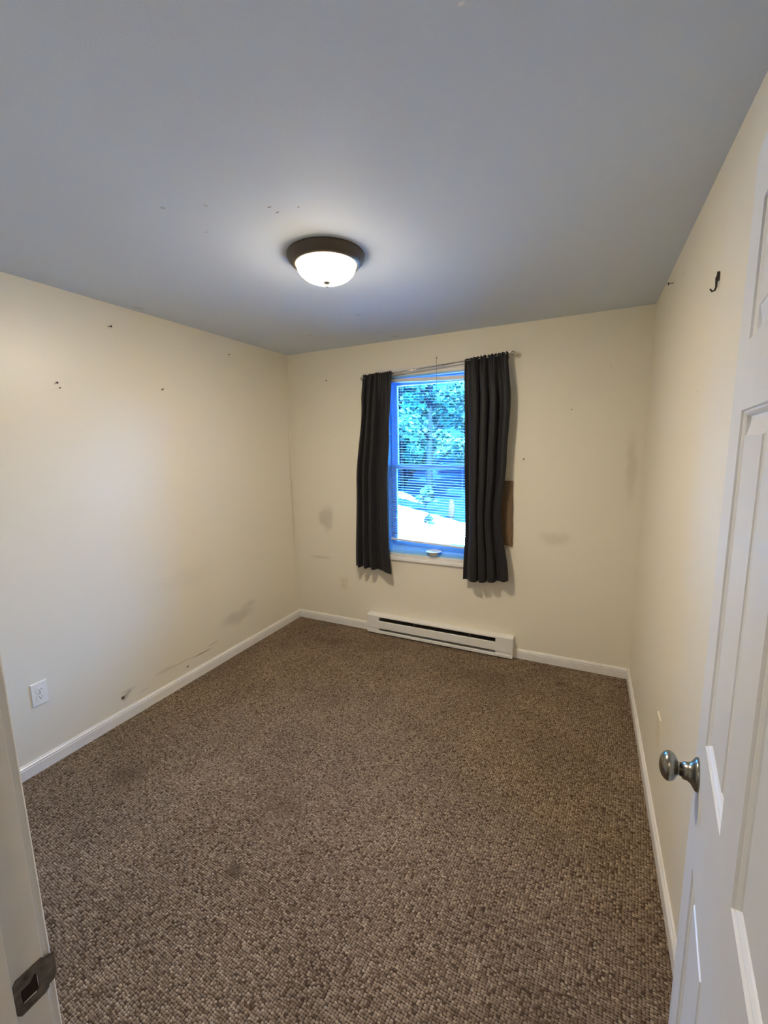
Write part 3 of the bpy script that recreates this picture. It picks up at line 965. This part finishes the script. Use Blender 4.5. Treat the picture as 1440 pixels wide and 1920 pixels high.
# ring of quads round the latch hole
hy_a, hy_b = FY - 0.029, FY - 0.009
outer = [(ya, zc - 0.022), (ya + 0.004, zc - 0.028), (yb - 0.004, zc - 0.028), (yb, zc - 0.024), (yb, zc + 0.024), (yb - 0.004, zc + 0.028), (ya + 0.004, zc + 0.028), (ya, zc + 0.022)]
inner = [(hy_a, zc - 0.010), (hy_a + 0.003, zc - 0.015), (hy_b - 0.004, zc - 0.016), (hy_b, zc - 0.009), (hy_b, zc + 0.006), (hy_b - 0.002, zc + 0.016), (hy_a + 0.011, zc + 0.008), (hy_a + 0.001, zc + 0.008)]
n = 8
v = []
for x in (JX0 + 0.0001, JX0 + 0.0016):
    v += [(x, y, z) for y, z in outer] + [(x, y, z) for y, z in inner]
f = []
for i in range(n):
    k = (i + 1) % n
    f += [(i, k, n + k, n + i), (2 * n + i, 2 * n + k, 3 * n + k, 3 * n + i), (i, k, 2 * n + k, 2 * n + i), (n + i, n + k, 3 * n + k, 3 * n + i)]
sp.add(v, f)
# curved lip
lip = []
for k in range(7):
    a = k / 6 * (PI / 2)
    lip.append((JX0 + 0.0016 - 0.007 * (1 - math.cos(a)), FY + 0.001 + 0.013 * math.sin(a)))
v = []
for d in (0.0, 0.0015):
    for (x, y) in lip:
        for z in (zc - 0.021 + 0.004 * (y > FY + 0.008), zc + 0.021 - 0.004 * (y > FY + 0.008)):
            v.append((x - d, y, z))
m = len(lip)
f = []
for k in range(m - 1):
    f.append((2 * k, 2 * k + 1, 2 * k + 3, 2 * k + 2))
    f.append((2 * m + 2 * k, 2 * m + 2 * k + 1, 2 * m + 2 * k + 3, 2 * m + 2 * k + 2))
sp.add(v, f, True)
spo = sp.build('strike_plate', m_strike, fr_)
spo['label'] = 'worn bronze strike plate'
MB().box((JX0 + 0.0002, hy_a + 0.001, zc - 0.013), (JX0 + 0.0004, hy_b - 0.001, zc + 0.013)).build('latch_hole', m_hole, spo)
for z in (zc - 0.021, zc + 0.021):
    MB().lathe([(0.0035, 0), (0.0035, 0.0006), (0.001, 0.0008)], (JX0 + 0.0014, FY - 0.020, z), axis=(1, 0, 0), seg=12).build('screw', m_strike, spo)

# ------------------------------------------------------------------ the open six-panel door
PHI = math.radians(7.0)
pin = Vector((0.185, FY + 0.006, 0))
dirv = Vector((math.sin(PHI), math.cos(PHI), 0))        # from hinge to leading edge
nrm = Vector((-math.cos(PHI), math.sin(PHI), 0))        # out of the visible (hall side) face
DW, DH, DT = 0.813, 2.108, 0.035
face0 = pin + nrm * 0.041
DZ0 = 0.012


def dp(tt, z, d=0.0):
    """point on the door: tt from hinge, height z, d out of the visible face"""
    return face0 + dirv * tt + Vector((0, 0, z)) + nrm * d


door = thing('door_1', 'white six panel door standing open against the cream wall', 'door', tuple(pin), kind='structure')
# panels (from hinge side): near column and far column
cols = [(0.135, 0.359), (0.474, 0.698)]
rows = [(0.235, 0.760), (1.033, 1.662), (1.777, 1.992)]
xs = sorted({0.0, DW} | {c for p in cols for c in p})
zs = sorted({DZ0, DH} | {c for p in rows for c in p})
slab = MB()


def face_grid(side):
    d = 0.0 if side > 0 else -DT
    sg = 1 if side > 0 else -1
    for i in range(len(xs) - 1):
        for j in range(len(zs) - 1):
            a0, a1, b0, b1 = xs[i], xs[i + 1], zs[j], zs[j + 1]
            if (a0, a1) in cols and (b0, b1) in rows:
                # moulded panel: ogee down, groove, bevel up to the raised field
                pr2 = [(0.0, 0.0), (0.0012, -0.0035), (0.0045, -0.0042), (0.008, -0.0072), (0.0105, -0.0125), (0.015, -0.0135), (0.018, -0.0125), (0.041, -0.0045), (0.0422, -0.0025)]
                vv = []
                for off, dd in pr2:
                    for (p, q) in ((a0 + off, b0 + off), (a1 - off, b0 + off), (a1 - off, b1 - off), (a0 + off, b1 - off)):
                        vv.append(dp(p, q, d + sg * dd))
                ff = []
                for k in range(len(pr2) - 1):
                    for e in range(4):
                        e2 = (e + 1) % 4
                        ff.append((k * 4 + e, k * 4 + e2, (k + 1) * 4 + e2, (k + 1) * 4 + e))
                m_ = (len(pr2) - 1) * 4
                ff.append((m_, m_ + 1, m_ + 2, m_ + 3))
                slab.add(vv, ff)
            else:
                slab.add([dp(a0, b0, d), dp(a1, b0, d), dp(a1, b1, d), dp(a0, b1, d)], [(0, 1, 2, 3)])


face_grid(1)
face_grid(-1)
for (p0, q0, p1, q1) in ((0, DZ0, DW, DZ0), (DW, DZ0, DW, DH), (DW, DH, 0, DH), (0, DH, 0, DZ0)):
    slab.add([dp(p0, q0, 0), dp(p1, q1, 0), dp(p1, q1, -DT), dp(p0, q0, -DT)], [(0, 1, 2, 3)])
so = slab.build('door_slab', m_door, door)
import bmesh
bm = bmesh.new()
bm.from_mesh(so.data)
bmesh.ops.remove_doubles(bm, verts=bm.verts, dist=0.0002)
bmesh.ops.recalc_face_normals(bm, faces=bm.faces)
bm.to_mesh(so.data)
bm.free()

KT, KZ = DW - 0.060, 0.930
for sg, base in ((1, dp(KT, KZ, 0)), (-1, dp(KT, KZ, -DT))):
    a = nrm * sg
    kn = MB().lathe([(0.0335, 0.0), (0.0335, 0.003), (0.031, 0.006), (0.027, 0.0085), (0.021, 0.0125), (0.0180, 0.018), (0.0170, 0.0265), (0.0140, 0.027), (0.0130, 0.031)], base, axis=a, seg=48).build('rose', m_knob, door)
    hp = [(0.0115, 0.030), (0.0135, 0.034)]
    for k in range(1, 19):
        an = PI * (0.10 + 0.90 * k / 18)
        hp.append((max(0.0006, 0.0300 * math.sin(an)), 0.0505 - 0.0175 * math.cos(an)))
    MB().lathe(hp, base, axis=a, seg=48).build('door_knob', m_knob, door)
for z in (0.28, 1.05, 1.85):
    MB().tube([pin + Vector((0, 0, z - 0.045)), pin + Vector((0, 0, z + 0.045))], 0.0055, 12).build('hinge', m_knob, door)
MB().lathe([(0.0115, 0), (0.0115, 0.0012)], dp(DW, KZ, -DT / 2), axis=dirv, seg=20).build('latch_plate', m_knob, door)

# ------------------------------------------------------------------ crumbs on the carpet
def crumb(label, x, y, mat, pts, r):
    o = MB().tube([(x + a, y + b2, r + c) for a, b2, c in pts], [r * 0.6, r, r * 0.7] if len(pts) == 3 else r, 6).build('carpet_crumb', mat, origin=(x, y, 0))
    tag(o, label, 'debris')


crumb('dark brown crumb on the carpet near the right baseboard', 0.02, 1.523, m_brown, [(-0.006, 0, 0), (0, 0.003, 0.001), (0.007, 0.001, 0)], 0.004)
crumb('pale curled thread on the carpet in the middle foreground', -0.419, 1.311, m_lint, [(-0.010, 0.004, 0.001), (0, 0, 0.002), (0.012, 0.006, 0.001)], 0.0016)
crumb('tiny pale fleck on the carpet, beyond the curled thread', -0.513, 1.423, m_lint, [(-0.003, 0, 0.001), (0, 0.001, 0.002), (0.004, 0.0, 0.001)], 0.0018)
crumb('tiny white fleck on the carpet nearest the doorway', -0.626, 0.944, m_lint, [(-0.002, 0, 0.001), (0, 0.002, 0.002), (0.001, 0.005, 0.001)], 0.0016)

# ------------------------------------------------------------------ unseen hall lamp behind the camera, added to light jamb and door
hl = thing('added_hall_light', 'unseen round lamp added in the hall to light the doorway', 'lamp', (-0.30, -0.70, H))
m_hall, t, b = new_mat('added_hall_glow')
b.inputs['Base Color'].default_value = (0.9, 0.88, 0.82, 1)
b.inputs['Emission Color'].default_value = (1.0, 0.78, 0.56, 1)
b.inputs['Emission Strength'].default_value = HALL_STR
MB().lathe([(0.13, 0), (0.13, -0.02), (0.12, -0.025)], (-0.30, -0.70, H), seg=48).build('lamp_pan', m_white, hl)
MB().lathe([(0.12, -0.025), (0.11, -0.06), (0.07, -0.085), (0.002, -0.095)], (-0.30, -0.70, H), seg=48, caps=False).build('glass_bowl', m_hall, hl)

# ------------------------------------------------------------------ outside
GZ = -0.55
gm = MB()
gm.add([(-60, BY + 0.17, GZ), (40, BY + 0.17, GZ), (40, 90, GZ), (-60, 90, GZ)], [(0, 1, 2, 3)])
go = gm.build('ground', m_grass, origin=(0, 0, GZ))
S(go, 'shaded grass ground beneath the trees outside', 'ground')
# bright drive: its far edge runs nearer to the house on one side
dv = MB()
dv.add([(-40, BY + 0.3, GZ + 0.02), (20, BY + 0.3, GZ + 0.02), (20, 6.5, GZ + 0.02), (-3.1, 11.5, GZ + 0.02), (-6.2, 14.2, GZ + 0.02), (-40, 44, GZ + 0.02)], [(0, 1, 2, 3, 4, 5)])
S(dv.build('driveway', m_conc, origin=(0, 0, GZ)), 'bright sunlit gravel drive outside the window', 'driveway')
dv = MB()
dv.add([(-30, 38, GZ + 0.02), (-8.0, 17.2, GZ + 0.02), (-5.6, 14.9, GZ + 0.02), (-7.4, 17.9, GZ + 0.02), (-30, 43, GZ + 0.02)], [(0, 1, 2, 3, 4)])
S(dv.build('driveway', m_conc, origin=(0, 0, GZ)), 'narrow sunlit strip of drive beyond the grass verge', 'driveway')
# exterior of the house around the window is the room's own shell


def leaves(mb_v, mb_f, cx, cy, cz, rx, ry, rz, count, size, rnd):
    for _ in range(count):
        while True:
            p = Vector((rnd.uniform(-1, 1), rnd.uniform(-1, 1), rnd.uniform(-1, 1)))
            if p.length < 1:
                break
        p = p.normalized() * (p.length ** 0.45)
        c = Vector((cx + p.x * rx, cy + p.y * ry, cz + p.z * rz))
        a = Vector((rnd.uniform(-1, 1), rnd.uniform(-1, 1), rnd.uniform(-0.5, 0.5))).normalized()
        b2 = a.cross(Vector((rnd.uniform(-1, 1), rnd.uniform(-1, 1), rnd.uniform(-1, 1)))).normalized()
        s_ = size * rnd.uniform(0.6, 1.4)
        n0 = len(mb_v)
        mb_v += [c - a * s_, c - b2 * s_ * 0.5, c + a * s_, c + b2 * s_ * 0.5]
        mb_f.append((n0, n0 + 1, n0 + 2, n0 + 3))


def tree(label, x, y, h, spread, mat, seed, low=0.12, nb=26, lsize=0.085, name='leafy_tree', cat='tree'):
    rnd = random.Random(seed)
    o = thing(name, label, cat, (x, y, GZ), 'trees beyond the drive' if cat == 'tree' else None)
    tr_ = MB()
    pts = [(x, y, GZ - 0.1)]
    px, py = x, y
    for k in range(1, 7):
        px += rnd.uniform(-0.12, 0.12)
        py += rnd.uniform(-0.12, 0.12)
        pts.append((px, py, GZ + h * 0.9 * k / 6))
    tr_.tube(pts, [0.16 * h / 8 * (1 - 0.13 * k) for k in range(7)], 9)
    v, f = [], []
    for k in range(nb):
        q = low + (0.95 - low) * ((k + rnd.random()) / nb)
        ang = rnd.uniform(0, 2 * PI)
        wd = spread * (0.45 + 0.75 * math.sin(min(1, q * 1.15) * PI) ** 0.7)
        rr = wd * rnd.uniform(0.25, 0.95)
        c = (x + rr * math.cos(ang), y + rr * math.sin(ang), GZ + h * q)
        s_ = spread * rnd.uniform(0.28, 0.48)
        leaves(v, f, c[0], c[1], c[2], s_, s_, s_ * 0.45, int(300 * (s_ / 0.8)), lsize, rnd)
        i = min(5, int(q * 6))
        tr_.tube([pts[i], ((pts[i][0] + c[0]) / 2, (pts[i][1] + c[1]) / 2, (pts[i][2] + c[2]) / 2 + 0.1), c], [0.05, 0.035, 0.012], 6)
    tr_.build('trunk', m_bark, o)
    fo = MB()
    fo.add(v, f)
    # plain data build (no normal recalculation needed for loose leaves)
    fo.build('foliage', mat, o)
    return o


rows_ = [
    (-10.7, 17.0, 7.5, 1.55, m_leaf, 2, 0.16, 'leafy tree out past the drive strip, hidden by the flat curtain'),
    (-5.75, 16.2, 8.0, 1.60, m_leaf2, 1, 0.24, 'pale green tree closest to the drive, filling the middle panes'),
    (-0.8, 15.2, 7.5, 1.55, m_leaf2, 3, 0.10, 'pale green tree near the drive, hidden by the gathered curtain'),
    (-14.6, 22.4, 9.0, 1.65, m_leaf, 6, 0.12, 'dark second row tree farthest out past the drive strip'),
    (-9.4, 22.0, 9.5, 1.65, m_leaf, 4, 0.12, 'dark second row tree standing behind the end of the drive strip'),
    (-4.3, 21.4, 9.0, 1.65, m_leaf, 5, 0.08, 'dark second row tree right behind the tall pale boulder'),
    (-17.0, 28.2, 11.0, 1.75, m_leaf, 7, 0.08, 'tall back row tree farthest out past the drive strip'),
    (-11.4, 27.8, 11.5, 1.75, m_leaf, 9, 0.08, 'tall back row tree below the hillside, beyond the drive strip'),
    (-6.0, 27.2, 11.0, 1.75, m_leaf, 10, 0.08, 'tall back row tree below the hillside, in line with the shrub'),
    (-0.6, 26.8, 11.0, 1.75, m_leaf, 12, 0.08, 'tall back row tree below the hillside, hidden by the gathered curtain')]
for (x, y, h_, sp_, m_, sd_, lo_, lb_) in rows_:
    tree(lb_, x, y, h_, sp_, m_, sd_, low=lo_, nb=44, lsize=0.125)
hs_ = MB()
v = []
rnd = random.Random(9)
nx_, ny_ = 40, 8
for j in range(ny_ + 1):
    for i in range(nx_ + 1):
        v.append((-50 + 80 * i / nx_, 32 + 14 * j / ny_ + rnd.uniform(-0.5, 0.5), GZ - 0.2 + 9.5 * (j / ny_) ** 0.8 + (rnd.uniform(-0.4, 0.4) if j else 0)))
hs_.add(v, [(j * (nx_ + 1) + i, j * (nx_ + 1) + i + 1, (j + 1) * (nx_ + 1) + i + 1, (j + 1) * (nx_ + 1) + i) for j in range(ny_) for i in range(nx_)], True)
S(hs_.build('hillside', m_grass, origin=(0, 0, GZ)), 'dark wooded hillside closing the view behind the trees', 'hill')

tree('low rounded shrub at the edge of the sunlit drive', -4.85, 13.3, 0.85, 0.34, m_leaf2, 21, low=0.35, nb=9, lsize=0.05, name='garden_shrub', cat='shrub')
tree('small low shrub growing in the middle of the sunlit drive', -3.85, 10.7, 0.30, 0.16, m_leaf, 22, low=0.35, nb=8, lsize=0.04, name='garden_shrub', cat='shrub')
# pale boulder by the edge
bl = MB()
v = []
rnd = random.Random(4)
for j in range(9):
    for i in range(14):
        th = PI * j / 8
        ph = 2 * PI * i / 14
        r = 1 + rnd.uniform(-0.08, 0.08)
        v.append((-3.66 + 0.10 * r * math.sin(th) * math.cos(ph), 12.2 + 0.12 * r * math.sin(th) * math.sin(ph), GZ + 0.27 + 0.32 * r * math.cos(th)))
bl.add(v, [(j * 14 + i, j * 14 + (i + 1) % 14, (j + 1) * 14 + (i + 1) % 14, (j + 1) * 14 + i) for j in range(8) for i in range(14)], True)
tag(bl.build('boulder', m_rock, origin=(-3.66, 12.2, GZ)), 'tall pale boulder standing at the edge of the drive', 'boulder')
